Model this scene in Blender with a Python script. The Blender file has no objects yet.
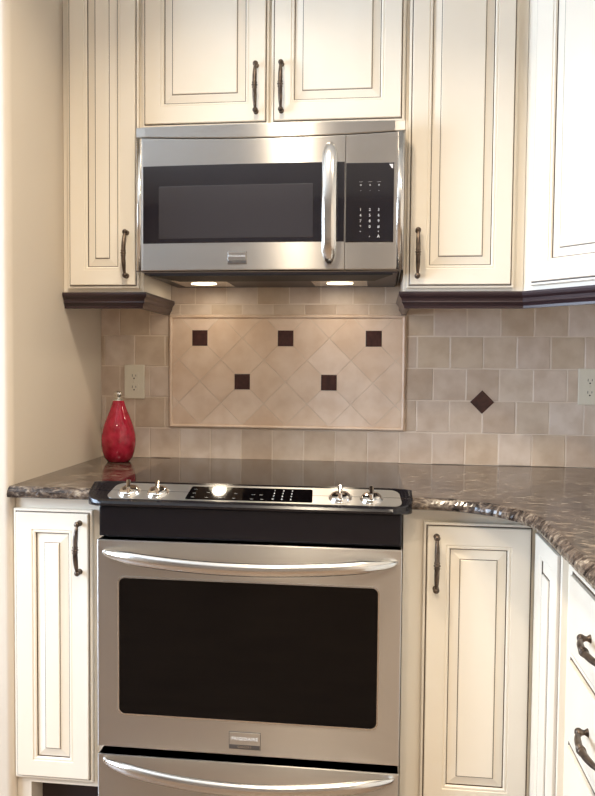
import bpy, bmesh, math, random
from mathutils import Vector, Matrix
random.seed(7)
SC = bpy.context.scene
COL = SC.collection
PI = math.pi

# ------------------------------------------------------------------ materials
def srgb(r, g, b):
    f = lambda c: (c/255/12.92) if c/255 <= .04045 else ((c/255+.055)/1.055)**2.4
    return (f(r), f(g), f(b), 1)

def mat(name, col, rough=.5, metal=0., **kw):
    m = bpy.data.materials.new(name); m.use_nodes = True
    b = m.node_tree.nodes['Principled BSDF']
    b.inputs['Base Color'].default_value = col
    b.inputs['Roughness'].default_value = rough
    b.inputs['Metallic'].default_value = metal
    for k, v in kw.items():
        b.inputs[k.replace('_', ' ')].default_value = v
    return m

def nodes(m):
    return m.node_tree.nodes, m.node_tree.links, m.node_tree.nodes['Principled BSDF']

def noise_tint(m, c0, c1, scale, detail=4, stretch=(1, 1, 1), lo=.3, hi=.7, bump=0., rough=None):
    n, l, b = nodes(m)
    tc = n.new('ShaderNodeTexCoord'); mp = n.new('ShaderNodeMapping'); mp.inputs['Scale'].default_value = stretch
    nz = n.new('ShaderNodeTexNoise'); nz.inputs['Scale'].default_value = scale; nz.inputs['Detail'].default_value = detail
    cr = n.new('ShaderNodeValToRGB')
    cr.color_ramp.elements[0].position = lo; cr.color_ramp.elements[0].color = c0
    cr.color_ramp.elements[1].position = hi; cr.color_ramp.elements[1].color = c1
    l.new(tc.outputs['Object'], mp.inputs['Vector']); l.new(mp.outputs['Vector'], nz.inputs['Vector'])
    l.new(nz.outputs['Fac'], cr.inputs['Fac']); l.new(cr.outputs['Color'], b.inputs['Base Color'])
    if bump:
        bp = n.new('ShaderNodeBump'); bp.inputs['Strength'].default_value = bump; bp.inputs['Distance'].default_value = .002
        l.new(nz.outputs['Fac'], bp.inputs['Height']); l.new(bp.outputs['Normal'], b.inputs['Normal'])
    return m

M = {}
M['paint'] = noise_tint(mat('cream_cabinet_paint', srgb(240, 230, 213), .38), srgb(236, 224, 205), srgb(243, 235, 220), 3.2, 3, (1, 1, .35))
M['glaze'] = mat('brown_glaze', srgb(84, 67, 53), .5)
M['rail'] = mat('espresso_stain', srgb(52, 36, 40), .3)
M['bronze'] = noise_tint(mat('oil_rubbed_bronze', srgb(84, 72, 62), .34, .75), srgb(62, 52, 46), srgb(118, 102, 88), 60, 2)
M['toe'] = mat('dark_toe_kick', srgb(52, 36, 34), .5)
M['wall'] = noise_tint(mat('tan_wall_paint', srgb(213, 200, 183), .75), srgb(211, 198, 181), srgb(216, 204, 187), 1.5, 2)
M['backwall'] = mat('taupe_wall_paint', srgb(150, 138, 126), .8)
M['ceil'] = mat('ceiling_paint', srgb(235, 232, 225), .9)
M['floor'] = noise_tint(mat('dark_wood_floor', srgb(112, 92, 76), .4), srgb(92, 74, 60), srgb(134, 112, 92), 3, 4, (1, 12, 1))
M['grout'] = mat('grout', srgb(222, 206, 190), .9)
M['black'] = mat('black_enamel', srgb(19, 17, 21), .18)
M['blackmatte'] = mat('black_matte', srgb(16, 14, 15), .6)
M['glass'] = mat('black_oven_glass', srgb(5, 4, 5), .05, 0, Specular_IOR_Level=.27)
M['mwglass'] = mat('smoked_glass', srgb(26, 23, 29), .06, 0, Specular_IOR_Level=.9)
M['screen'] = mat('perforated_screen_glass', srgb(50, 47, 50), .12, 0, Specular_IOR_Level=.9)
M['cooktop'] = mat('ceramic_cooktop_glass', srgb(30, 25, 24), .06, 0)
M['chrome'] = mat('chrome', srgb(225, 222, 218), .08, 1.)
M['satin'] = mat('satin_steel_handle', srgb(222, 219, 214), .2, 1.)
M['white'] = mat('white_print', srgb(215, 215, 215), .5)
M['grey'] = mat('grey_badge_print', srgb(95, 92, 90), .4, .6)
M['almond'] = mat('almond_plastic', srgb(224, 216, 198), .4)
M['slot'] = mat('slot_dark', srgb(50, 44, 36), .6)
M['inset'] = noise_tint(mat('dark_bronze_inset', srgb(62, 34, 30), .35), srgb(52, 27, 25), srgb(76, 42, 36), 70, 2)
M['bottom'] = mat('microwave_underside', srgb(66, 57, 57), .4, .2)
M['vase'] = noise_tint(mat('red_glaze', srgb(150, 22, 44), .06), srgb(132, 14, 34), srgb(168, 38, 60), 45, 3)
M['silver'] = mat('silver_stopper', srgb(228, 224, 216), .12, 1.)

def steel():
    m = mat('brushed_stainless', srgb(203, 200, 196), .3, 1., Anisotropic=.95)
    n, l, b = nodes(m)
    cx = n.new('ShaderNodeCombineXYZ'); cx.inputs['Z'].default_value = 1.
    l.new(cx.outputs['Vector'], b.inputs['Tangent'])
    tc = n.new('ShaderNodeTexCoord'); mp = n.new('ShaderNodeMapping'); mp.inputs['Scale'].default_value = (2, 2, 900)
    nz = n.new('ShaderNodeTexNoise'); nz.inputs['Scale'].default_value = 1.; nz.inputs['Detail'].default_value = 2
    mr = n.new('ShaderNodeMapRange'); mr.inputs['To Min'].default_value = .28; mr.inputs['To Max'].default_value = .325
    l.new(tc.outputs['Object'], mp.inputs['Vector']); l.new(mp.outputs['Vector'], nz.inputs['Vector'])
    l.new(nz.outputs['Fac'], mr.inputs['Value']); l.new(mr.outputs['Result'], b.inputs['Roughness'])
    return m
M['steel'] = steel()

def tile_mat(name, cols, rough, veins):
    """travertine: every tile (mesh island) draws its own tone, with soft clouding and pits"""
    m = mat(name, cols[0], rough)
    n, l, b = nodes(m)
    g = n.new('ShaderNodeNewGeometry')
    cr = n.new('ShaderNodeValToRGB'); cr.color_ramp.interpolation = 'LINEAR'
    e = cr.color_ramp.elements
    e[0].position = 0; e[0].color = cols[0]; e[1].position = 1; e[1].color = cols[-1]
    for i, c in enumerate(cols[1:-1]):
        q = e.new((i+1)/(len(cols)-1)); q.color = c
    l.new(g.outputs['Random Per Island'], cr.inputs['Fac'])
    tc = n.new('ShaderNodeTexCoord')
    nz = n.new('ShaderNodeTexNoise'); nz.inputs['Scale'].default_value = 16; nz.inputs['Detail'].default_value = 6
    l.new(tc.outputs['Object'], nz.inputs['Vector'])
    mx = n.new('ShaderNodeMix'); mx.data_type = 'RGBA'; mx.blend_type = 'MULTIPLY'
    r2 = n.new('ShaderNodeValToRGB'); r2.color_ramp.elements[0].position = .35; r2.color_ramp.elements[0].color = (veins, veins*.95, veins*.9, 1)
    r2.color_ramp.elements[1].position = .62; r2.color_ramp.elements[1].color = (1, 1, 1, 1)
    l.new(nz.outputs['Fac'], r2.inputs['Fac'])
    mx.inputs[0].default_value = 1.
    l.new(cr.outputs['Color'], mx.inputs[6]); l.new(r2.outputs['Color'], mx.inputs[7])
    l.new(mx.outputs[2], b.inputs['Base Color'])
    bp = n.new('ShaderNodeBump'); bp.inputs['Strength'].default_value = .25; bp.inputs['Distance'].default_value = .003
    l.new(nz.outputs['Fac'], bp.inputs['Height']); l.new(bp.outputs['Normal'], b.inputs['Normal'])
    return m
M['tile'] = tile_mat('tumbled_travertine', [srgb(198, 178, 160), srgb(216, 198, 183), srgb(206, 186, 164), srgb(226, 212, 202)], .45, .85)
M['dtile'] = tile_mat('cream_travertine', [srgb(224, 198, 176), srgb(230, 207, 187), srgb(227, 203, 182), srgb(238, 218, 202)], .42, .90)

def granite():
    m = mat('brown_granite', srgb(80, 66, 58), .14, 0, Specular_IOR_Level=.42)
    n, l, b = nodes(m)
    tc = n.new('ShaderNodeTexCoord')
    def nz(scale, stretch, det, dist):
        mp = n.new('ShaderNodeMapping'); mp.inputs['Scale'].default_value = stretch; mp.inputs['Rotation'].default_value = (0, 0, .15)
        l.new(tc.outputs['Object'], mp.inputs['Vector'])
        q = n.new('ShaderNodeTexNoise'); q.inputs['Scale'].default_value = scale; q.inputs['Detail'].default_value = det
        q.inputs['Roughness'].default_value = .65; q.inputs['Distortion'].default_value = dist
        l.new(mp.outputs['Vector'], q.inputs['Vector']); return q
    big = nz(13, (.7, 2.0, 2.0), 5, 1.2); fine = nz(48, (.8, 1.7, 1.4), 6, .8)
    mx = n.new('ShaderNodeMix'); mx.data_type = 'FLOAT'; mx.inputs[0].default_value = .66
    l.new(big.outputs['Fac'], mx.inputs[2]); l.new(fine.outputs['Fac'], mx.inputs[3])
    cr = n.new('ShaderNodeValToRGB'); e = cr.color_ramp.elements
    e[0].position = .385; e[0].color = srgb(26, 22, 20)
    e[1].position = .68; e[1].color = srgb(196, 184, 164)
    for p, c in ((.46, (56, 47, 42)), (.51, (86, 74, 65)), (.56, (112, 99, 87)), (.61, (142, 129, 113))):
        q = e.new(p); q.color = srgb(*c)
    l.new(mx.outputs[0], cr.inputs['Fac'])
    l.new(cr.outputs['Color'], b.inputs['Base Color'])
    return m
M['granite'] = granite()

def emit(name, col, s):
    m = bpy.data.materials.new(name); m.use_nodes = True
    b = m.node_tree.nodes['Principled BSDF']
    b.inputs['Base Color'].default_value = col
    b.inputs['Emission Color'].default_value = col
    b.inputs['Emission Strength'].default_value = s
    return m
M['lamp'] = emit('lit_lamp_lens', (1, .86, .6, 1), 5.)
M['sky'] = emit('daylight_pane', (.88, .94, 1, 1), 3.)

# ------------------------------------------------------------------ mesh helpers
def new():
    return bmesh.new()

def box(bm, x0, x1, y0, y1, z0, z1, mi=0, bev=0., seg=2):
    t = bmesh.new()
    bmesh.ops.create_cube(t, size=1)
    for v in t.verts:
        v.co = Vector(((x0+x1)/2+v.co.x*(x1-x0), (y0+y1)/2+v.co.y*(y1-y0), (z0+z1)/2+v.co.z*(z1-z0)))
    if bev:
        t.normal_update()
        bmesh.ops.bevel(t, geom=t.edges[:], offset=bev, segments=seg, affect='EDGES', profile=.6)
    merge(bm, t, mi)

def merge(bm, t, mi=None, mtx=None):
    if mtx: bmesh.ops.transform(t, matrix=mtx, verts=t.verts)
    mp = {}
    for v in t.verts: mp[v] = bm.verts.new(v.co)
    for f in t.faces:
        try: g = bm.faces.new([mp[v] for v in f.verts])
        except ValueError: continue
        g.material_index = f.material_index if mi is None else mi
        g.smooth = f.smooth
    t.free()

def loft(bm, rings, mi=0, close=True, cap0=True, cap1=True, smooth=False, mats=None):
    vs = [[bm.verts.new(p) for p in r] for r in rings]
    n = len(vs[0])
    for k in range(len(vs)-1):
        for i in range(n if close else n-1):
            j = (i+1) % n
            f = bm.faces.new((vs[k][i], vs[k][j], vs[k+1][j], vs[k+1][i]))
            f.material_index = mats[k] if mats else mi; f.smooth = smooth
    if cap0:
        f = bm.faces.new(vs[0][::-1]); f.material_index = mi
    if cap1:
        f = bm.faces.new(vs[-1]); f.material_index = mats[-1] if mats else mi
    return vs

def prism(bm, pts, z0, z1, mi=0):
    loft(bm, [[(x, y, z0) for x, y in pts], [(x, y, z1) for x, y in pts]], mi)

def lathe(bm, prof, center=(0, 0, 0), seg=32, mi=0, mtx=None, smooth=True):
    t = bmesh.new()
    rings = [[(r*math.cos(2*PI*i/seg), r*math.sin(2*PI*i/seg), z) for i in range(seg)] for r, z in prof]
    loft(t, rings, mi, smooth=smooth)
    merge(bm, t, None, (mtx or Matrix.Translation(Vector(center))))

def tube(bm, path, radii, seg=14, mi=0, squash=None, side=None):
    """sweep of circles (or ellipses) along a 3-D path"""
    P = [Vector(p) for p in path]; rings = []
    sd = Vector(side or (1, 0, 0))
    for i, p in enumerate(P):
        t = (P[min(i+1, len(P)-1)]-P[max(i-1, 0)]).normalized()
        a = (sd - t*sd.dot(t)).normalized(); b = t.cross(a)
        r = radii[i]; ra, rb = (r if isinstance(r, tuple) else (r, r))
        rings.append([p+a*ra*math.cos(2*PI*k/seg)+b*rb*math.sin(2*PI*k/seg) for k in range(seg)])
    loft(bm, rings, mi, smooth=True)

def wpos(o):
    v = Vector((0, 0, 0))
    while o is not None:
        v += o.location; o = o.parent
    return v

def link(name, bm, mats, parent=None, origin=None, auto=True):
    """one mesh object; vertices are given in world coordinates"""
    bmesh.ops.recalc_face_normals(bm, faces=bm.faces[:])
    me = bpy.data.meshes.new(name)
    off = wpos(parent) if parent else (Vector(origin) if origin else Vector((0, 0, 0)))
    for v in bm.verts: v.co -= off
    bm.to_mesh(me); bm.free()
    for m in (mats if isinstance(mats, (list, tuple)) else [mats]): me.materials.append(m)
    o = bpy.data.objects.new(name, me); COL.objects.link(o)
    if parent: o.parent = parent
    elif origin: o.location = origin
    return o

def thing(name, label, cat, loc, group=None):
    o = bpy.data.objects.new(name, None); COL.objects.link(o)
    o.location = loc; o.empty_display_size = .05
    o['label'] = label; o['category'] = cat
    if group: o['group'] = group
    return o

def tag(o, label, cat, group=None):
    o['label'] = label; o['category'] = cat
    if group: o['group'] = group

def struct(name, bm, m):
    o = link(name, bm, m); o['kind'] = 'structure'; return o

def text_bm(s, size, depth=.0004, bold=0.):
    cu = bpy.data.curves.new('t', 'FONT'); cu.body = s; cu.size = size; cu.extrude = depth
    cu.align_x = 'CENTER'; cu.align_y = 'CENTER'; cu.offset = bold; cu.resolution_u = 3
    o = bpy.data.objects.new('t', cu); COL.objects.link(o)
    bpy.context.view_layer.update()
    me = bpy.data.meshes.new_from_object(o.evaluated_get(bpy.context.evaluated_depsgraph_get()))
    bpy.data.objects.remove(o); bpy.data.curves.remove(cu)
    b = bmesh.new(); b.from_mesh(me); bpy.data.meshes.remove(me)
    return b

FRONT = Matrix(((1, 0, 0, 0), (0, 0, -1, 0), (0, 1, 0, 0), (0, 0, 0, 1)))     # text XY -> facing -Y

def add_text(bm, s, size, x, y, z, mi=0, bold=0., sx=1., rot=FRONT):
    merge(bm, text_bm(s, size, bold=bold), mi, Matrix.Translation((x, y, z)) @ rot @ Matrix.Diagonal((sx, 1, 1, 1)))

def rrect(x0, x1, z0, z1, r, n=6):
    pts = []
    for cx, cz, a in ((x1-r, z1-r, 0), (x0+r, z1-r, PI/2), (x0+r, z0+r, PI), (x1-r, z0+r, 1.5*PI)):
        for k in range(n+1):
            b = a+PI/2*k/n
            pts.append((cx+r*math.cos(b), cz+r*math.sin(b)))
    return pts

# plane frames for doors: origin, u (right seen from outside), n (outwards)
class Frame:
    def __init__(s, o, u, n): s.o, s.u, s.n = Vector(o), Vector(u).normalized(), Vector(n).normalized()
    def p(s, a, v, d): return s.o + s.u*a + s.n*d + Vector((0, 0, v))
    def m(s):
        z = Vector((0, 0, 1))
        return Matrix(((s.u.x, z.x, s.n.x, s.o.x), (s.u.y, z.y, s.n.y, s.o.y), (s.u.z, z.z, s.n.z, s.o.z), (0, 0, 0, 1)))

LIP = .007
PROFILE = [(0, .0, 0), (0, .0125, 0), (.0015, .014, 0), (.0062, .0145, 0), (.0064, .0138, 1), (.0092, .0138, 1), (.0098, .0195, 0), (.0115, .0205, 0)]
PANEL = [(.0000, .0205, 0), (.0010, .0182, 0), (.0020, .0180, 0), (.0040, .0194, 0), (.0075, .0192, 0), (.0100, .0150, 0), (.0105, .0128, 1), (.0123, .0128, 1), (.0145, .0130, 0), (.0340, .0175, 0), (.0345, .0178, 1), (.0358, .0178, 1), (.0368, .0205, 0), (.0380, .0210, 0)]
def door_bm(F, a0, a1, v0, v1, stile=.047, flat=False, gw=1.):
    """raised-panel door: nested mitred rings, glaze lying in the grooves; a.. v.. are the glaze-line edges"""
    a0, a1, v0, v1 = a0-LIP, a1+LIP, v0-LIP, v1+LIP
    prof = list(PROFILE)
    if not flat: prof += [(i+stile+LIP, d, m) for i, d, m in PANEL]
    if gw != 1:
        out = []
        for k, (i, d, m) in enumerate(prof):
            if m == 1 and prof[k-1][2] == 1: i = prof[k-1][0]+(i-prof[k-1][0])*gw
            if out: i = max(i, out[-1][0]+(.0004 if k > 1 else 0))
            out.append((i, d, m))
        prof = out
    rings, mats = [], []
    for i, d, m in prof:
        rings.append([F.p(a0+i, v0+i, d), F.p(a1-i, v0+i, d), F.p(a1-i, v1-i, d), F.p(a0+i, v1-i, d)])
        mats.append(m)
    bm = new()
    # faces between ring k and k+1 carry the material of ring k+1 when both are glaze
    fm = [mats[k+1] if mats[k+1] == 1 else 0 for k in range(len(mats)-1)] + [0]
    vs = loft(bm, rings, 0, mats=fm)
    return bm

def pull_bm(F, a, v, vertical=True, L=.128, d0=.0195):
    """bronze arch pull: ball feet, tapered spindle, ringed middle"""
    bm = new()
    def P(s, d): return F.p(a, v+s, d0+d) if vertical else F.p(a+s, v, d0+d)
    side = F.u if vertical else Vector((0, 0, 1))
    h = L/2
    # feet
    nz = F.n
    for s in (-h, h):
        base = P(s, 0)
        rot = nz.to_track_quat('Z', 'Y').to_matrix().to_4x4()
        lathe(bm, [(.0072, -.0005), (.0080, .001), (.0062, .004), (.0045, .007), (.0052, .011), (.0074, .014), (.0080, .0175), (.0070, .021), (.0040, .0238), (.0005, .0245)],
              seg=16, mtx=Matrix.Translation(base) @ rot)
    path, rad = [], []
    N = 36
    for i in range(N+1):
        t = i/N; s = -h + L*t
        arch = math.sin(PI*t)
        path.append(P(s, .0165 + .0135*arch**.75))
        e = abs(2*t-1)
        r = .0034 + .0030*math.sin(PI*min(1, (1-e)*1.25)*.62)**1.0
        q = abs(s)
        if q < .0022: r = .0082
        elif q < .0058: r = .0060
        elif q < .0085: r = .0072
        rad.append(r)
    # finer samples near the ring
    tube(bm, path, rad, 12, 0, side=side)
    for q, rr in ((0, .0085), (-.0065, .0075), (.0065, .0075)):
        c = P(q, .030); ax = (P(1, 0)-P(0, 0)).normalized()
        rot = ax.to_track_quat('Z', 'Y').to_matrix().to_4x4()
        lathe(bm, [(rr*.6, -.0024), (rr, -.0012), (rr, .0012), (rr*.6, .0024)], seg=16, mtx=Matrix.Translation(c) @ rot)
    return bm

# ------------------------------------------------------------------ dimensions (metres; wall with the tile at y = 0, floor at z = 0)
XL, XR = -.642, 1.33
CEIL, YF, XO = 2.75, -4.9, -2.6
CT = .914
UY, BY = -.305, -.61               # face frames of wall and base cabinets
UF = Frame((0, UY, 0), (1, 0, 0), (0, -1, 0))
BF = Frame((0, BY, 0), (1, 0, 0), (0, -1, 0))
SX = .7186                         # face frame of the run along the right wall
SF = Frame((SX, 0, 0), (0, -1, 0), (-1, 0, 0))     # u runs towards the camera

# ------------------------------------------------------------------ room shell
b = new(); box(b, XO-.1, XR+.1, YF-.1, .1, -.1, 0); struct('floor', b, M['floor'])
b = new(); box(b, XO-.1, XR+.1, YF-.1, .1, CEIL, CEIL+.1); struct('ceiling', b, M['ceil'])
b = new(); box(b, XO-.1, XR+.1, 0, .1, 0, CEIL); struct('wall_back', b, M['wall'])
b = new(); box(b, XR, XR+.1, YF, 0, 0, CEIL); struct('wall_right', b, M['wall'])
b = new(); box(b, XO-.1, XR+.1, YF-.1, YF, 0, CEIL); struct('wall_front', b, M['backwall'])
WY0, WY1, WZ0, WZ1 = -2.6, -.95, .75, 2.25
b = new()
box(b, XO-.1, XO, YF, WY0, 0, CEIL); box(b, XO-.1, XO, WY1, 0, 0, CEIL)
box(b, XO-.1, XO, WY0, WY1, 0, WZ0); box(b, XO-.1, XO, WY0, WY1, WZ1, CEIL)
struct('wall_outer', b, M['wall'])
b = new()
for y0, y1, z0, z1 in ((WY0, WY0+.06, WZ0, WZ1), (WY1-.06, WY1, WZ0, WZ1), (WY0, WY1, WZ0, WZ0+.06), (WY0, WY1, WZ1-.06, WZ1), ((WY0+WY1)/2-.03, (WY0+WY1)/2+.03, WZ0, WZ1)):
    box(b, XO-.08, XO+.015, y0, y1, z0, z1)
w = struct('window_1', b, M['ceil'])
b = new(); box(b, XO-.06, XO-.05, WY0+.05, WY1-.05, WZ0+.05, WZ1-.05); link('pane', b, M['sky'], w)
# short wall beside the cabinets, with a rounded (bullnose) end
b = new()
WE, WT = -.632, -.775
pts = [(XL, 0), (WT, 0)]
r = .019
for cx, a0 in ((WT+r, PI), (XL-r, 1.5*PI)):
    for k in range(7):
        a = a0+PI/2*k/6
        pts.append((cx+r*math.cos(a), WE+r+r*math.sin(a)))
prism(b, pts, 0, CEIL)
struct('wall_left', b, M['wall'])

# ------------------------------------------------------------------ tiled backsplash
PX0, PX1, PZ0, PZ1 = -.398, .405, 1.021, 1.407       # accent panel, outer
ROW, PIT, TX0 = .1056, .1068, .495
def rect_minus(r, c):
    x0, x1, z0, z1 = r; a0, a1, c0, c1 = c
    if x1 <= a0 or x0 >= a1 or z1 <= c0 or z0 >= c1: return [r]
    out = []
    if z1 > c1: out.append((x0, x1, c1, z1))
    if z0 < c0: out.append((x0, x1, z0, c0))
    m0, m1 = max(z0, c0), min(z1, c1)
    if x0 < a0: out.append((x0, a0, m0, m1))
    if x1 > a1: out.append((a1, x1, m0, m1))
    return out
def poly_tile(bm, pts, y0, y1, c=.0018, mi=0):
    """a tile with worn, eased edges: outline -> inset face"""
    n = len(pts)
    ctr = (sum(p[0] for p in pts)/n, sum(p[1] for p in pts)/n)
    def inset(d):
        out = []
        for i in range(n):
            p, a, q = Vector(pts[i-1]), Vector(pts[i]), Vector(pts[(i+1) % n])
            e0 = (a-p).normalized(); e1 = (q-a).normalized()
            n0 = Vector((-e0.y, e0.x)); n1 = Vector((-e1.y, e1.x))
            k = 1+n0.dot(n1)
            out.append(a+(n0+n1)*(d/max(k, .3)))
        return out
    R = [[(p[0], y0, p[1]) for p in pts], [(p[0], y1+c*.6, p[1]) for p in pts], [(p.x, y1, p.y) for p in inset(c)]]
    loft(bm, R, mi, cap0=False)
bm = new()
box(bm, XL+.001, XR-.001, -.0083, -.0005, CT+.0008, 1.512, 1)
for k in range(6):
    z0 = CT+ROW*k; z1 = min(z0+ROW, 1.51)
    sh = 0 if k % 2 == 0 else PIT/2
    i0 = int((XL-TX0-sh)/PIT)-2
    for i in range(i0, 14):
        x0 = TX0+sh+i*PIT; x1 = x0+PIT
        x0, x1 = max(x0, XL+.001), min(x1, XR-.001)
        if x1-x0 < .012: continue
        for (a0, a1, c0, c1) in rect_minus((x0, x1, z0, z1), (PX0, PX1, PZ0, PZ1)):
            g = .0013
            a0 += g; a1 -= g; c0 += g; c1 -= g
            if a1-a0 < .008 or c1-c0 < .008: continue
            j = lambda: random.uniform(-.0008, .0008)
            poly_tile(bm, [(a0+j(), c0+j()), (a1+j(), c0+j()), (a1+j(), c1+j()), (a0+j(), c1+j())], -.005, -.0092+random.uniform(-.0006, .0006))
bs = link('tile_backsplash', bm, [M['tile'], M['grout']], origin=(0, 0, CT))
tag(bs, 'tumbled beige travertine tile backsplash in staggered rows above the counters', 'backsplash')
b = new()
cx, cz, h = .6545, 1.1225, .0385
poly_tile(b, [(cx-h, cz), (cx, cz-h), (cx+h, cz), (cx, cz+h)], -.0072, -.0115, .002)
o = link('inset_tile', b, M['inset'], bs); o['label'] = 'dark brown diamond inset tile'

ap = thing('accent_tile_panel', 'framed cream panel of diagonal tiles with five dark square insets behind the range', 'tile panel', (0, 0, PZ0))
FW = .013
x0, x1, z0, z1 = PX0+FW, PX1-FW, PZ0+FW, PZ1-FW
# half-round pencil frame
b = new()
prof = [(0, -.0088), (.0008, -.0125), (.0035, -.0175), (.0065, -.019), (.0095, -.0175), (.0122, -.0125), (.013, -.0088)]
rings = []
for i, y in prof:
    rings.append([(PX0+i, y, PZ0+i), (PX1-i, y, PZ0+i), (PX1-i, y, PZ1-i), (PX0+i, y, PZ1-i)])
loft(b, rings, 0, cap0=False, cap1=False)
link('pencil_trim', b, M['dtile'], ap)
b = new()
box(b, x0-.001, x1+.001, -.0098, -.0088, z0-.001, z1+.001, 1)
def clip(poly, x0, x1, z0, z1):
    for ax, v, sg in ((0, x0, 1), (0, x1, -1), (1, z0, 1), (1, z1, -1)):
        out = []
        for i in range(len(poly)):
            p, q = poly[i-1], poly[i]
            ip, iq = (p[ax]-v)*sg >= 0, (q[ax]-v)*sg >= 0
            if ip != iq:
                t = (v-p[ax])/(q[ax]-p[ax]); out.append((p[0]+(q[0]-p[0])*t, p[1]+(q[1]-p[1])*t))
            if iq: out.append(q)
        poly = out
        if not poly: return []
    return poly
OX, OZ, HD = .004, 1.328, .0736
for i in range(-8, 9):
    for j in range(-8, 9):
        if (i+j) % 2 == 0: continue
        cx, cz = OX+HD*i, OZ+HD*j; h = HD-.0012
        pl = clip([(cx-h, cz), (cx, cz-h), (cx+h, cz), (cx, cz+h)], x0, x1, z0, z1)
        q = []
        for p in pl:
            if not q or (abs(p[0]-q[-1][0])+abs(p[1]-q[-1][1])) > 1e-4: q.append(p)
        if len(q) > 2 and abs(q[0][0]-q[-1][0])+abs(q[0][1]-q[-1][1]) < 1e-4: q.pop()
        area = abs(sum(q[k-1][0]*q[k][1]-q[k][0]*q[k-1][1] for k in range(len(q))))/2 if len(q) > 2 else 0
        if area > 2e-5: poly_tile(b, q, -.0090, -.0113, .0008)
link('diagonal_tile_field', b, [M['dtile'], M['grout']], ap)
for i, j in ((-4, 0), (0, 0), (4, 0), (-2, -2), (2, -2)):
    cx, cz, h = OX+HD*i, OZ+HD*j, .0262
    b = new(); poly_tile(b, [(cx-h, cz-h), (cx+h, cz-h), (cx+h, cz+h), (cx-h, cz+h)], -.010, -.0135, .0015)
    o = link('inset_tile', b, M['inset'], ap); o['label'] = 'dark brown square inset tile'

# ------------------------------------------------------------------ wall cabinets
RT, RB = 1.452, 1.405              # light rail top / bottom
UT = 2.50
RAILP = [(-.020, RT), (.012, RT), (.013, RT-.006), (.011, RT-.012), (.005, RT-.019), (.003, RT-.026), (.004, RT-.030), (.001, RT-.033), (-.003, RT-.040), (-.004, RB), (-.020, RB)]
def offs(path, closed=False):
    N = []
    for i in range(len(path)):
        ns = []
        for a, c in ((i-1, i), (i, i+1)):
            if a < 0 or c >= len(path): continue
            d = (Vector(path[c])-Vector(path[a])).normalized(); ns.append(Vector((d.y, -d.x)))   # outward = right of travel
        if len(ns) == 2:
            s = ns[0]+ns[1]; N.append(s/(1+ns[0].dot(ns[1])))
        else: N.append(ns[0])
    return N
def rail_bm(path, i0, i1):
    N = offs(path); bm = new()
    rings = [[(path[i][0]+N[i].x*d, path[i][1]+N[i].y*d, z) for d, z in RAILP] for i in range(i0, i1+1)]
    loft(bm, rings)
    return bm

UL1, UC0, UC1, UR0, UR1 = -.3908, -.3902, .3825, .3835, .722
# tall narrow cabinet left of the microwave
c = thing('wall_cabinet', 'tall narrow cream wall cabinet left of the microwave, one raised-panel door', 'cabinet', (-.515, -.15, RB))
b = new(); box(b, XL+.001, UL1, -.001-.011, UY, RT, UT, 0, .0012); link('cabinet_body', b, M['paint'], c)
d = link('door', door_bm(UF, -.615, -.4078, 1.4706, 2.47), [M['paint'], M['glaze']], c)
link('door_handle', pull_bm(UF, -.4360, 1.5635), M['bronze'], d)
lp = [(XL+.001, UY), (UL1, UY), (UL1, -.012)]
link('light_rail', rail_bm(lp, 0, 2), M['rail'], c)
# pair of doors above the microwave
c = thing('wall_cabinet', 'short two-door cream cabinet directly above the microwave', 'cabinet', (0, -.15, 1.916))
b = new(); box(b, UC0, UC1, -.002, UY, 1.9165, UT, 0, .0012); link('cabinet_body', b, M['paint'], c)
d = link('door', door_bm(UF, -.3822, -.0185, 1.943, 2.47, .050), [M['paint'], M['glaze']], c)
link('door_handle', pull_bm(UF, -.0475, 2.0370, L=.131), M['bronze'], d)
d = link('door', door_bm(UF, .0030, .3715, 1.943, 2.47, .050), [M['paint'], M['glaze']], c)
link('door_handle', pull_bm(UF, .0265, 2.0375, L=.132), M['bronze'], d)
# tall cabinet right of the microwave
rp = [(UR0, -.012), (UR0, UY), (UR1, UY), (1.027, -.61), (XR-.001, -.61)]
c = thing('wall_cabinet', 'tall cream wall cabinet right of the microwave, single wide raised-panel door', 'cabinet', (.55, -.15, RB))
b = new(); box(b, UR0, UR1-.0005, -.012, UY, RT, UT, 0, .0012); link('cabinet_body', b, M['paint'], c)
d = link('door', door_bm(UF, .399, .685, 1.4685, 2.47), [M['paint'], M['glaze']], c)
link('door_handle', pull_bm(UF, .4225, 1.5590), M['bronze'], d)
link('light_rail', rail_bm(rp, 0, 2), M['rail'], c)
# diagonal corner cabinet
c = thing('corner_cabinet', 'bright cream corner wall cabinet set diagonally at the right edge', 'cabinet', (1.05, -.25, RB))
b = new(); prism(b, [(UR1+.0005, -.012), (UR1+.0005, UY), (1.027, -.61), (XR-.001, -.61), (XR-.001, -.012)], RT, UT); link('cabinet_body', b, M['paint'], c)
DF = Frame((UR1, UY, 0), (1, -1, 0), (-1, -1, 0))
d = link('door', door_bm(DF, .036, .401, 1.4725, 2.47, .052), [M['paint'], M['glaze']], c)
link('door_handle', pull_bm(DF, .375, 1.5635), M['bronze'], d)
link('light_rail', rail_bm(rp, 2, 4), M['rail'], c)

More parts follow.
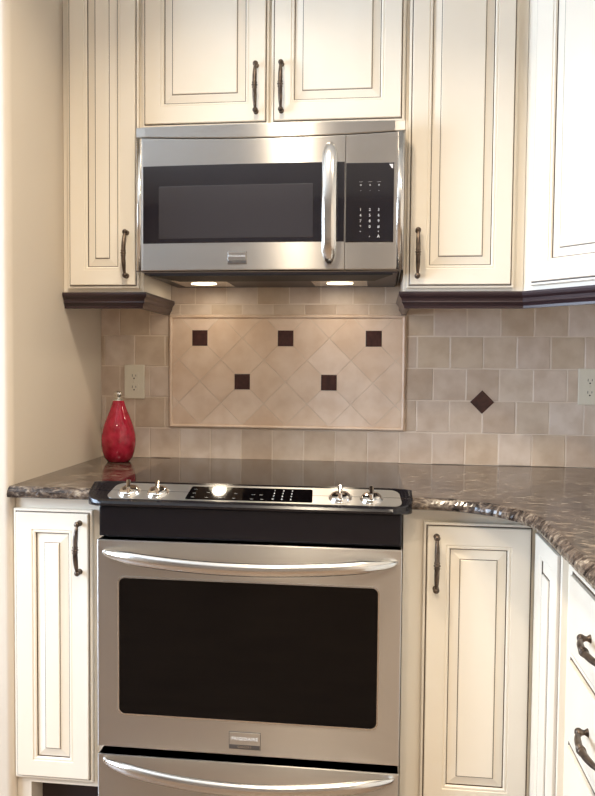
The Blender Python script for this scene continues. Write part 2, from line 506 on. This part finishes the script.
# ------------------------------------------------------------------ microwave
mw = thing('microwave', 'stainless steel over-the-range microwave with black glass front', 'microwave', (0, -.2, 1.50))
MZ0, MZT, MZ1 = 1.5045, 1.8835, 1.914
b = new(); box(b, -.374, .374, -.012, -.375, 1.5025, 1.912, 0, .002); link('body', b, M['steel'], mw)
def mwy(x, base=-.3935):
    e = abs(x)
    y = base-.0085*(1-(x/.38)**2)
    if e > .356: y += ((e-.356)/.0285)**2*.003
    return y
def mzt(x): return MZT-.012*(1-(x/.38)**2)
def front_strip(x0, x1, zb, zt, dy=0., back=-.374, n=28, mi=0):
    """curved front slab between x0 and x1; zb / zt may depend on x"""
    bm = new(); rings = []
    for k in range(n+1):
        x = x0+(x1-x0)*k/n; y = mwy(x)-dy
        a, c = zb(x), zt(x); e = .003
        rings.append([(x, back, a), (x, y+e, a), (x, y+e*.3, a+e*.3), (x, y, a+e), (x, y, c-e), (x, y+e*.3, c-e*.3), (x, y+e, c), (x, back, c)])
    loft(bm, rings, mi)
    for f in bm.faces: f.smooth = False
    return bm
K = lambda v: (lambda x: v)
dr = link('door', front_strip(-.3845, .2165, K(MZ0), mzt), M['steel'], mw)
b = front_strip(-.362, .2155, K(1.5815), K(1.8025), .0012, mwy(.0)+.02); link('glass_panel', b, M['mwglass'], dr)
b = front_strip(-.315, .128, K(1.594), K(1.745), .0018, mwy(.0)+.02); link('window', b, M['screen'], dr)
# bowed bar handle
b = new(); path, rad = [], []
for k in range(31):
    t = .5-.5*math.cos(PI*k/30); z = 1.5215+(1.8525-1.5215)*t
    out = -.003+.046*math.sin(PI*t)**.5
    path.append((.1755, mwy(.175)-out, z)); q = min(1, math.sin(PI*t)*3.2)**.5
    rad.append((.0065+.0140*q, .004+.0055*q))
tube(b, path, rad, 18, side=(1, 0, 0))
link('handle', b, M['satin'], dr)
b = new(); yb = mwy(-.085)-.0005
box(b, -.1131, -.0579, yb+.001, yb-.0012, 1.5219, 1.5566, 1)
box(b, -.1124, -.0586, yb+.001, yb-.0022, 1.5226, 1.5559, 0, .0012)
box(b, -.1115, -.0595, yb-.002, yb-.0028, 1.5235, 1.5315, 1)
add_text(b, 'FRIGIDAIRE', .0076, -.0855, yb-.0026, 1.5440, 2, 0, 1.2)
add_text(b, 'GALLERY', .0058, -.0855, yb-.0031, 1.5275, 3, 0, 1.1)
link('badge', b, [M['satin'], M['grey'], M['white'], M['satin']], dr)
cp = link('control_panel', front_strip(.2185, .3795, K(MZ0), mzt), M['steel'], mw)
b = front_strip(.2195, .3515, K(1.5790), K(1.7985), .0012, mwy(.3)+.02)
def mk(s, x, z, size): add_text(b, s, size, x, mwy(x)-.0015, z, 1)
for i, x in enumerate((.2605, .286, .3105)):
    mk('-----', x, 1.7460, .006); mk('o', x, 1.7375, .009); mk('--', x, 1.722, .005)
    for k in range(4): mk((('1', '2', '3'), ('4', '5', '6'), ('7', '8', '9'), ('*', '0', '#'))[k][i], x, 1.6690-.0155*k, .0105)
mk('A', .3105, 1.5960, .012); mk('o', .286, 1.5960, .006); mk('+', .2605, 1.609, .008); mk('+', .3105, 1.609, .008)
link('glass_panel', b, [M['mwglass'], M['white']], cp)
b = new()
x, z = .3435, 1.7885
loft(b, [[(x+dx, mwy(x)-d, z+dz) for dx, dz in ((-.006, .005), (.005, .005), (.005, -.007), (.001, -.006), (-.002, -.001))] for d in (.001, .0022)])
link('corner_sticker', b, M['white'], cp)
b = front_strip(-.3845, .3795, lambda x: mzt(x)+.0022, K(MZ1), -.0015); link('vent_grille', b, M['steel'], mw)
for x, hw in ((-.3755, .0075), (.3690, .0100)):
    b = new()
    rings = [[(x+hw*math.cos(PI*k/10), mwy(.37)+.0015-.0055*math.sin(PI*k/10), z) for k in range(11)] for z in (MZ0+.001, mzt(.37)-.001)]
    loft(b, rings, 0, smooth=True); link('edge_trim', b, M['satin'], mw)
# underside: dark front vent, grey plate, two lamps
b = new()
prism(b, [(-.366, -.372), (.366, -.372), (.366, -.020), (-.366, -.020)], 1.4975, 1.503); link('underside_plate', b, M['bottom'], mw)
b = new(); prism(b, [(-.352, -.371), (.352, -.371), (.30, -.225), (-.30, -.225)], 1.4935, 1.4985); link('front_vent', b, M['blackmatte'], mw)
for x in (-.243, .192):
    b = new(); prism(b, [(x-.085, -.235), (x+.085, -.235), (x+.085, -.06), (x-.085, -.06)], 1.4955, 1.4985); fl = link('lamp_housing', b, M['satin'], mw)
    b = new()
    pts = [(x+.041*math.cos(2*PI*k/24), -.150+.024*math.sin(2*PI*k/24)) for k in range(24)]
    prism(b, pts, 1.4935, 1.4960); link('lamp_lens', b, M['lamp'], fl)

# ------------------------------------------------------------------ countertops
EDGE = [(.010, CT-.030), (.001, CT-.027), (-.001, CT-.020), (.001, CT-.012), (.007, CT-.0045), (.014, CT)]
def slab(bm, front, back):
    """front: list of (x, y, inward normal) along the exposed edge; back: points along the walls.
    The edge is rough-hewn: resampled finely and chipped a little."""
    fine = []
    for (x, y, nx, ny), (x2, y2, nx2, ny2) in zip(front, front[1:]):
        k = max(1, int(math.hypot(x2-x, y2-y)/.007))
        for i in range(k):
            t = i/k; fine.append((x+(x2-x)*t, y+(y2-y)*t, nx+(nx2-nx)*t, ny+(ny2-ny)*t))
    fine.append(front[-1])
    rings = []
    for lv, (d, z) in enumerate(EDGE):
        ring = []
        for i, (x, y, nx, ny) in enumerate(fine):
            j = 0 if i in (0, len(fine)-1) or lv in (0, len(EDGE)-1) else random.uniform(0, .0014)
            ring.append((x+nx*(d+j), y+ny*(d+j), z-(j*.4 if lv > 2 else 0)))
        rings.append(ring+[(x, y, z) for x, y in back])
    loft(bm, rings)
    bm.normal_update()
    bmesh.ops.triangulate(bm, faces=[q for q in bm.faces if len(q.verts) > 4], ngon_method='EAR_CLIP')
b = new()
front = [(XL+.0005, -.656, 0, 1), (-.60, -.656, 0, 1), (-.3815, -.656, 0, 1)]
slab(b, front, [(-.3815, -.0008), (XL+.0005, -.0008)])
o = link('countertop', b, M['granite'], origin=(-.51, -.33, CT-.03))
tag(o, 'small brown granite countertop left of the range, under the red bottle', 'countertop')
b = new()
front = [(.3815, -.656, 0, 1), (.42, -.656, 0, 1)]
cx, cy, r = .440, -.872, .216
for k in range(13):
    a = PI/2-PI/2*k/12
    front.append((cx+r*math.cos(a), cy+r*math.sin(a), math.cos(a), math.sin(a)))
front += [(.656, -1.1, 1, 0), (.656, -1.46, 1, 0)]
slab(b, front, [(XR-.001, -1.46), (XR-.001, -.0008), (.3815, -.0008)])
o = link('countertop', b, M['granite'], origin=(.9, -.4, CT-.03))
tag(o, 'large brown granite countertop right of the range, curving round the corner', 'countertop')

# ------------------------------------------------------------------ base cabinets
BZ0, BZ1 = .104, .8835
DZ0, DZ1 = .130, .8435
c = thing('base_cabinet', 'narrow cream base cabinet left of the range, bronze pull at top right', 'cabinet', (-.515, -.3, 0))
b = new(); box(b, XL+.001, -.3845, -.002, BY, BZ0, BZ1, 0, .0012); box(b, XL+.001, -.603, -.002, BY, .001, BZ0+.002); link('cabinet_body', b, M['paint'], c)
b = new(); box(b, -.603, -.3845, -.50, -.545, .001, BZ0); link('toe_kick', b, M['toe'], c)
d = link('door', door_bm(BF, -.635+LIP*.2, -.4305, DZ0, DZ1+.002, .046), [M['paint'], M['glaze']], c)
link('door_handle', pull_bm(BF, -.4555, .7550), M['bronze'], d)
# corner base cabinet with two doors meeting in the corner
SE = -.928
c = thing('corner_cabinet', 'cream corner base cabinet right of the range, two doors meeting in the corner', 'cabinet', (.9, -.35, 0))
b = new(); prism(b, [(.3835, -.002), (XR-.001, -.002), (XR-.001, SE), (SX, SE), (SX, BY), (.3835, BY)], BZ0, BZ1); link('cabinet_body', b, M['paint'], c)
b = new(); prism(b, [(.3835, -.50), (.3835, -.545), (.785, -.545), (.785, SE), (.82, SE), (.82, -.50)], .001, BZ0); link('toe_kick', b, M['toe'], c)
d = link('door', door_bm(BF, .4401, .6946, DZ0, DZ1, .0475), [M['paint'], M['glaze']], c)
link('door_handle', pull_bm(BF, .4645, .7505, L=.130), M['bronze'], d)
d = link('door', door_bm(SF, .640, .869, DZ0, DZ1, .047, gw=2.4), [M['paint'], M['glaze']], c)
# drawer base further along the right wall
c = thing('drawer_cabinet', 'white drawer cabinet at the right edge with three stacked drawers', 'cabinet', (1.0, -1.18, 0))
b = new(); box(b, SX, XR-.001, SE-.001, -1.45, BZ0, BZ1, 0, .0012); link('cabinet_body', b, M['paint'], c)
b = new(); box(b, .785, XR-.03, SE-.001, -1.45, .001, BZ0); link('toe_kick', b, M['toe'], c)
for z0, z1, hz in ((.675, .832, .7525), (.503, .660, .5815), (.135, .488, .40)):
    d = link('drawer', door_bm(SF, .962, 1.395, z0, z1, flat=True, gw=1.9), [M['paint'], M['glaze']], c)
    link('drawer_handle', pull_bm(SF, 1.176, hz, vertical=False), M['bronze'], d)

# ------------------------------------------------------------------ range
rg = thing('range', 'stainless steel slide-in electric range with black cooktop and two front handles', 'range', (0, -.35, 0))
b = new(); box(b, -.374, .374, -.015, -.655, .02, .8790); link('body', b, M['blackmatte'], rg)
b = new(); box(b, -.3850, .3850, -.0125, -.600, .9143, .9172, 0, .0008); link('cooktop', b, M['cooktop'], rg)
# slanted control housing, lofted across so that its front corners round off in plan
P0, P1 = Vector((-.620, .9275)), Vector((-.700, .8985))    # fascia: rear-top to front-bottom (y, z)
HP = [(-.585, .9172), (-.600, .9245), (-.606, .9290), (-.613, .9300), (P0.x, P0.y), (P1.x, P1.y), (-.7075, .8950), (-.7105, .8890), (-.7085, .8835), (-.702, .8805), (-.6600, .8805), (-.6600, .9148)]
HW, HR, XC = .408, .058, -.006
xs = [-HW+HR*(1-math.cos(PI/2*k/8)) for k in range(9)]
xs = xs+[-x for x in xs[::-1]]
rings = []
for x in xs:
    e = HW-abs(x); sh = 0 if e >= HR else HR-math.sqrt(max(0, HR*HR-(HR-e)**2))
    k = max(1-sh/HR, .06); k2 = max(1-sh/HR, .25)
    rr = [(-.665+(y+.665)*k if y < -.665 else (-.640+(y+.640)*k2 if y > -.640 else y), z+(.012*(1-k) if y < -.69 and z > .893 else 0)) for y, z in HP]
    rings.append([(x+XC, y, z) for y, z in rr])
b = new(); loft(b, rings)
b.normal_update(); bmesh.ops.triangulate(b, faces=[q for q in b.faces if len(q.verts) > 4], ngon_method='EAR_CLIP')
# the ends overlap the counters: keep the part over the stone above it
hs = link('control_housing', b, M['black'], rg)
def fas(x, t, out=0.):
    """point on the sloped fascia; t = 0 rear .. 1 front"""
    p = P0+(P1-P0)*t
    nrm = Vector((P1.y-P0.y, -(P1.x-P0.x))).normalized()
    return Vector((x, p.x+nrm.x*out, p.y+nrm.y*out))
def fas_plate(x0, x1, t0, t1, r, o0, o1, skew=0.):
    bm = new(); L = (P1-P0).length
    pts = rrect(x0, x1, -t1*L, -t0*L, r)
    loft(bm, [[fas(x+skew*(-z/L-.5)*(1 if x > 0 else -1), -z/L, o) for x, z in pts] for o in (o0, o1)])
    return bm
fp = link('fascia', fas_plate(-.357, .374, .04, .965, .022, -.001, .0012, .010), M['steel'], rg)
disp = (fas_plate(-.155, .158, .16, .90, .005, .0005, .0022, .006))
nrm = (fas(0, .5, 1)-fas(0, .5, 0)); tn = (fas(0, 0)-fas(0, 1)).normalized()
FM = Matrix(((1, tn.x, nrm.x, 0), (0, tn.y, nrm.y, 0), (0, tn.z, nrm.z, 0), (0, 0, 0, 1)))
b = disp
def fk(s, x, t, size): merge(b, text_bm(s, size), 1, Matrix.Translation(fas(x, t, .0020)) @ FM)
for i in range(3):
    for k in range(4): fk(str((i+1+3*k) if k < 3 else ('C', '0', 'S')[i]), .062+.022*i, .28+.165*k, .0085)
for x, t in ((-.140, .32), (-.140, .55), (-.140, .78), (-.105, .78), (-.105, .5), (-.07, .78), (-.07, .5), (-.035, .78), (-.035, .5), (.01, .8), (.035, .8), (.01, .55), (.03, .55)):
    fk('---', x, t, .008)
link('display', b, [M['glass'], M['white']], fp)
for x, kr in ((-.308, 17), (-.233, 15), (.227, 2), (.303, 0)):
    ctr = fas(x, .58)
    base = Matrix(((1, tn.x, nrm.x, ctr.x), (0, tn.y, nrm.y, ctr.y), (0, tn.z, nrm.z, ctr.z), (0, 0, 0, 1)))
    b = new()
    lathe(b, [(.0285, .0010), (.0285, .003), (.0262, .0045), (.0255, .0055), (.0245, .0085), (.0215, .0108), (.015, .0122), (.001, .0126)], seg=36, mtx=base)
    kn = link('knob', b, M['chrome'], rg)
    t = bmesh.new(); box(t, -.0052, .0052, -.0225, .0225, .0105, .0265, 0, .0032)
    b = new(); merge(b, t, 0, base @ Matrix.Rotation(math.radians(kr), 4, 'Z')); link('grip', b, M['chrome'], kn)
# black apron under the housing
b = new(); box(b, -.3775, .3775, -.60, -.693, .8035, .8803, 0, .004); link('apron', b, M['black'], rg)
b = new(); box(b, -.362, .3765, -.60, -.676, .7985, .806); box(b, -.335, -.331, -.676, -.678, .7985, .8015, 1); box(b, .325, .329, -.676, -.678, .7985, .8015, 1)
link('door_gap_strip', b, [M['blackmatte'], M['chrome']], rg)
OY = -.7044
od = new(); box(od, -.3785, .3785, -.658, OY, .2695, .7970, 0, .0025); od = link('oven_door', od, M['steel'], rg)
b = new()
fr = rrect(-.3255, .3265, .3540, .7065, .018); gl = rrect(-.3215, .3225, .3580, .7025, .015)
loft(b, [[(x, OY+.003, z) for x, z in fr], [(x, OY-.0012, z) for x, z in fr], [(x, OY-.0016, z) for x, z in gl], [(x, OY+.002, z) for x, z in gl]])
link('window_rim', b, M['satin'], od)
b = new(); loft(b, [[(x, OY+.003, z) for x, z in gl], [(x, OY-.0006, z) for x, z in gl]]); link('window', b, M['glass'], od)
def bar_handle(zc, droop):
    bm = new(); path, rad = [], []
    for k in range(61):
        t = .5-.5*math.cos(PI*k/60); s = math.sin(PI*t)
        x = -.362+.728*t
        path.append((x, OY+.004-.066*s**.5, zc-droop*s))
        q = min(1, s*3.)**.6
        rad.append((.0040+.0120*q, .003+.0080*q))
    tube(bm, path, rad, 18, side=(0, 0, 1))
    return bm
link('handle', bar_handle(.7665, .0145), M['satin'], od)
b = new()
box(b, -.0402, .0392, OY+.001, OY-.0012, .2858, .3292, 1)
box(b, -.0392, .0382, OY+.001, OY-.0022, .2868, .3282, 0, .0012)
box(b, -.0385, .0375, OY-.002, OY-.0028, .2875, .2975, 1)
add_text(b, 'FRIGIDAIRE', .0108, -.0005, OY-.0026, .3120, 2, 0, 1.22)
add_text(b, 'GALLERY', .0075, -.0005, OY-.0031, .2925, 3, 0, 1.15)
link('badge', b, [M['steel'], M['grey'], M['white'], M['satin']], od)
b = new(); box(b, -.3785, .3785, -.658, OY, .085, .2490, 0, .0025); dw = link('storage_drawer', b, M['steel'], rg)
link('handle', bar_handle(.2365, .0175), M['satin'], dw)
b = new(); box(b, -.36, .36, -.60, -.62, .001, .085); link('kick_plate', b, M['blackmatte'], rg)

# ------------------------------------------------------------------ red bottle
vx, vy = -.536, -.125
v = thing('bottle', 'glossy red teardrop bottle with a silver stopper in the left counter corner', 'bottle', (vx, vy, CT))
b = new()
prof = [(.030, .0005), (.036, .002), (.0455, .015), (.0525, .034), (.0560, .056), (.0565, .074), (.0545, .092), (.0500, .112), (.0435, .132), (.0365, .150), (.0300, .166), (.0245, .181), (.0205, .193), (.0188, .200), (.0175, .2015), (.011, .2015)]
lathe(b, prof, (vx, vy, CT), 48); link('bottle_body', b, M['vase'], v)
b = new()
lathe(b, [(.0175, .2013), (.0180, .205), (.0140, .208), (.0090, .211), (.0085, .214), (.0120, .2175), (.0142, .2225), (.0135, .228), (.0095, .2325), (.0001, .2345)], (vx, vy, CT), 24)
link('stopper', b, M['silver'], v)

# ------------------------------------------------------------------ outlets
def outlet(x, z, label):
    o = thing('wall_outlet', label, 'outlet', (x, -.012, z-.058))
    b = new(); box(b, x-.0355, x+.0355, -.0095, -.0165, z-.0585, z+.0585, 0, .0025); link('cover_plate', b, M['almond'], o)
    for dz in (-.0195, .0195):
        b = new()
        pts = [(x+px, z+dz+pz) for px, pz in rrect(-.0172, .0172, -.0140, .0140, .009)]
        loft(b, [[(px, -.0155, pz) for px, pz in pts], [(px, -.0180, pz) for px, pz in pts]])
        for sx, h in ((-.0063, .0042), (.0063, .0034)): box(b, x+sx-.0009, x+sx+.0009, -.0178, -.0182, z+dz+.002-h, z+dz+.002+h, 1)
        lathe(b, [(.0026, 0), (.0026, .0004)], seg=12, mi=1, mtx=Matrix.Translation((x, -.0179, z+dz-.0080)) @ Matrix.Rotation(PI/2, 4, 'X'))
        link('receptacle', b, [M['almond'], M['slot']], o)
    b = new(); lathe(b, [(.0032, 0), (.0028, .001), (.0005, .0013)], seg=14, mtx=Matrix.Translation((x, -.0164, z)) @ Matrix.Rotation(PI/2, 4, 'X')); link('screw', b, M['almond'], o)
outlet(-.520, 1.1765, 'almond wall outlet on the tile beside the red bottle')
outlet(.9915, 1.1765, 'almond wall outlet at the right edge under the corner cabinet')

# ------------------------------------------------------------------ lights
def area(name, loc, target, size, power, col, size_y=None, shape='DISK', spread=PI):
    L = bpy.data.lights.new(name, 'AREA'); L.shape = shape; L.size = size
    if size_y: L.size_y = size_y
    L.energy = power; L.color = col; L.spread = spread
    o = bpy.data.objects.new(name, L); COL.objects.link(o); o.location = loc
    o.rotation_euler = (Vector(target)-Vector(loc)).to_track_quat('-Z', 'Y').to_euler()
    return o
WARM = (1., .85, .65); DAY = (.60, .77, 1.)
area('daylight_window', (XO+.03, (WY0+WY1)/2, (WZ0+WZ1)/2), (XO+2, (WY0+WY1)/2+.0, (WZ0+WZ1)/2), WY1-WY0, 128, DAY, WZ1-WZ0, 'RECTANGLE')
for n, (x, y) in enumerate(((-.06, -1.25), (.75, -1.55), (-.1, -2.9), (.8, -3.2))):
    area('ceiling_can', (x, y, CEIL-.01), (x, y, 0), .14, (16, 8, 26, 26)[n], WARM, spread=2.2)
for x in (-.243, .192):
    area('microwave_lamp', (x, -.165, 1.491), (x, -.165, 0), .05, .35, WARM)

w = bpy.data.worlds.new('World'); SC.world = w; w.use_nodes = True
w.node_tree.nodes['Background'].inputs['Color'].default_value = (.5, .5, .5, 1)
w.node_tree.nodes['Background'].inputs['Strength'].default_value = .3

# ------------------------------------------------------------------ camera
yaw, pit, rol = .1112, -.0429, .0088
cs, sn = math.cos, math.sin
f = Vector((-sn(yaw)*cs(pit), cs(yaw)*cs(pit), sn(pit)))
rt = Vector((cs(yaw), sn(yaw), 0)); up = rt.cross(f)
r2 = rt*cs(rol)+up*sn(rol); u2 = up*cs(rol)-rt*sn(rol)
cam = bpy.data.cameras.new('camera'); co = bpy.data.objects.new('camera', cam); COL.objects.link(co)
cam.sensor_fit = 'HORIZONTAL'; cam.sensor_width = 36; cam.lens = 724.88/595*36
cam.clip_start = .05
m = Matrix.Identity(4)
for i in range(3):
    m[i][0], m[i][1], m[i][2] = r2[i], u2[i], -f[i]
m[0][3], m[1][3], m[2][3] = .3166, -2.4354, .914+.3185
co.matrix_world = m
SC.camera = co
vs = SC.view_settings
vs.view_transform = 'Standard'; vs.look = 'None'; vs.gamma = 1; vs.exposure = .03
vs.use_curve_mapping = False
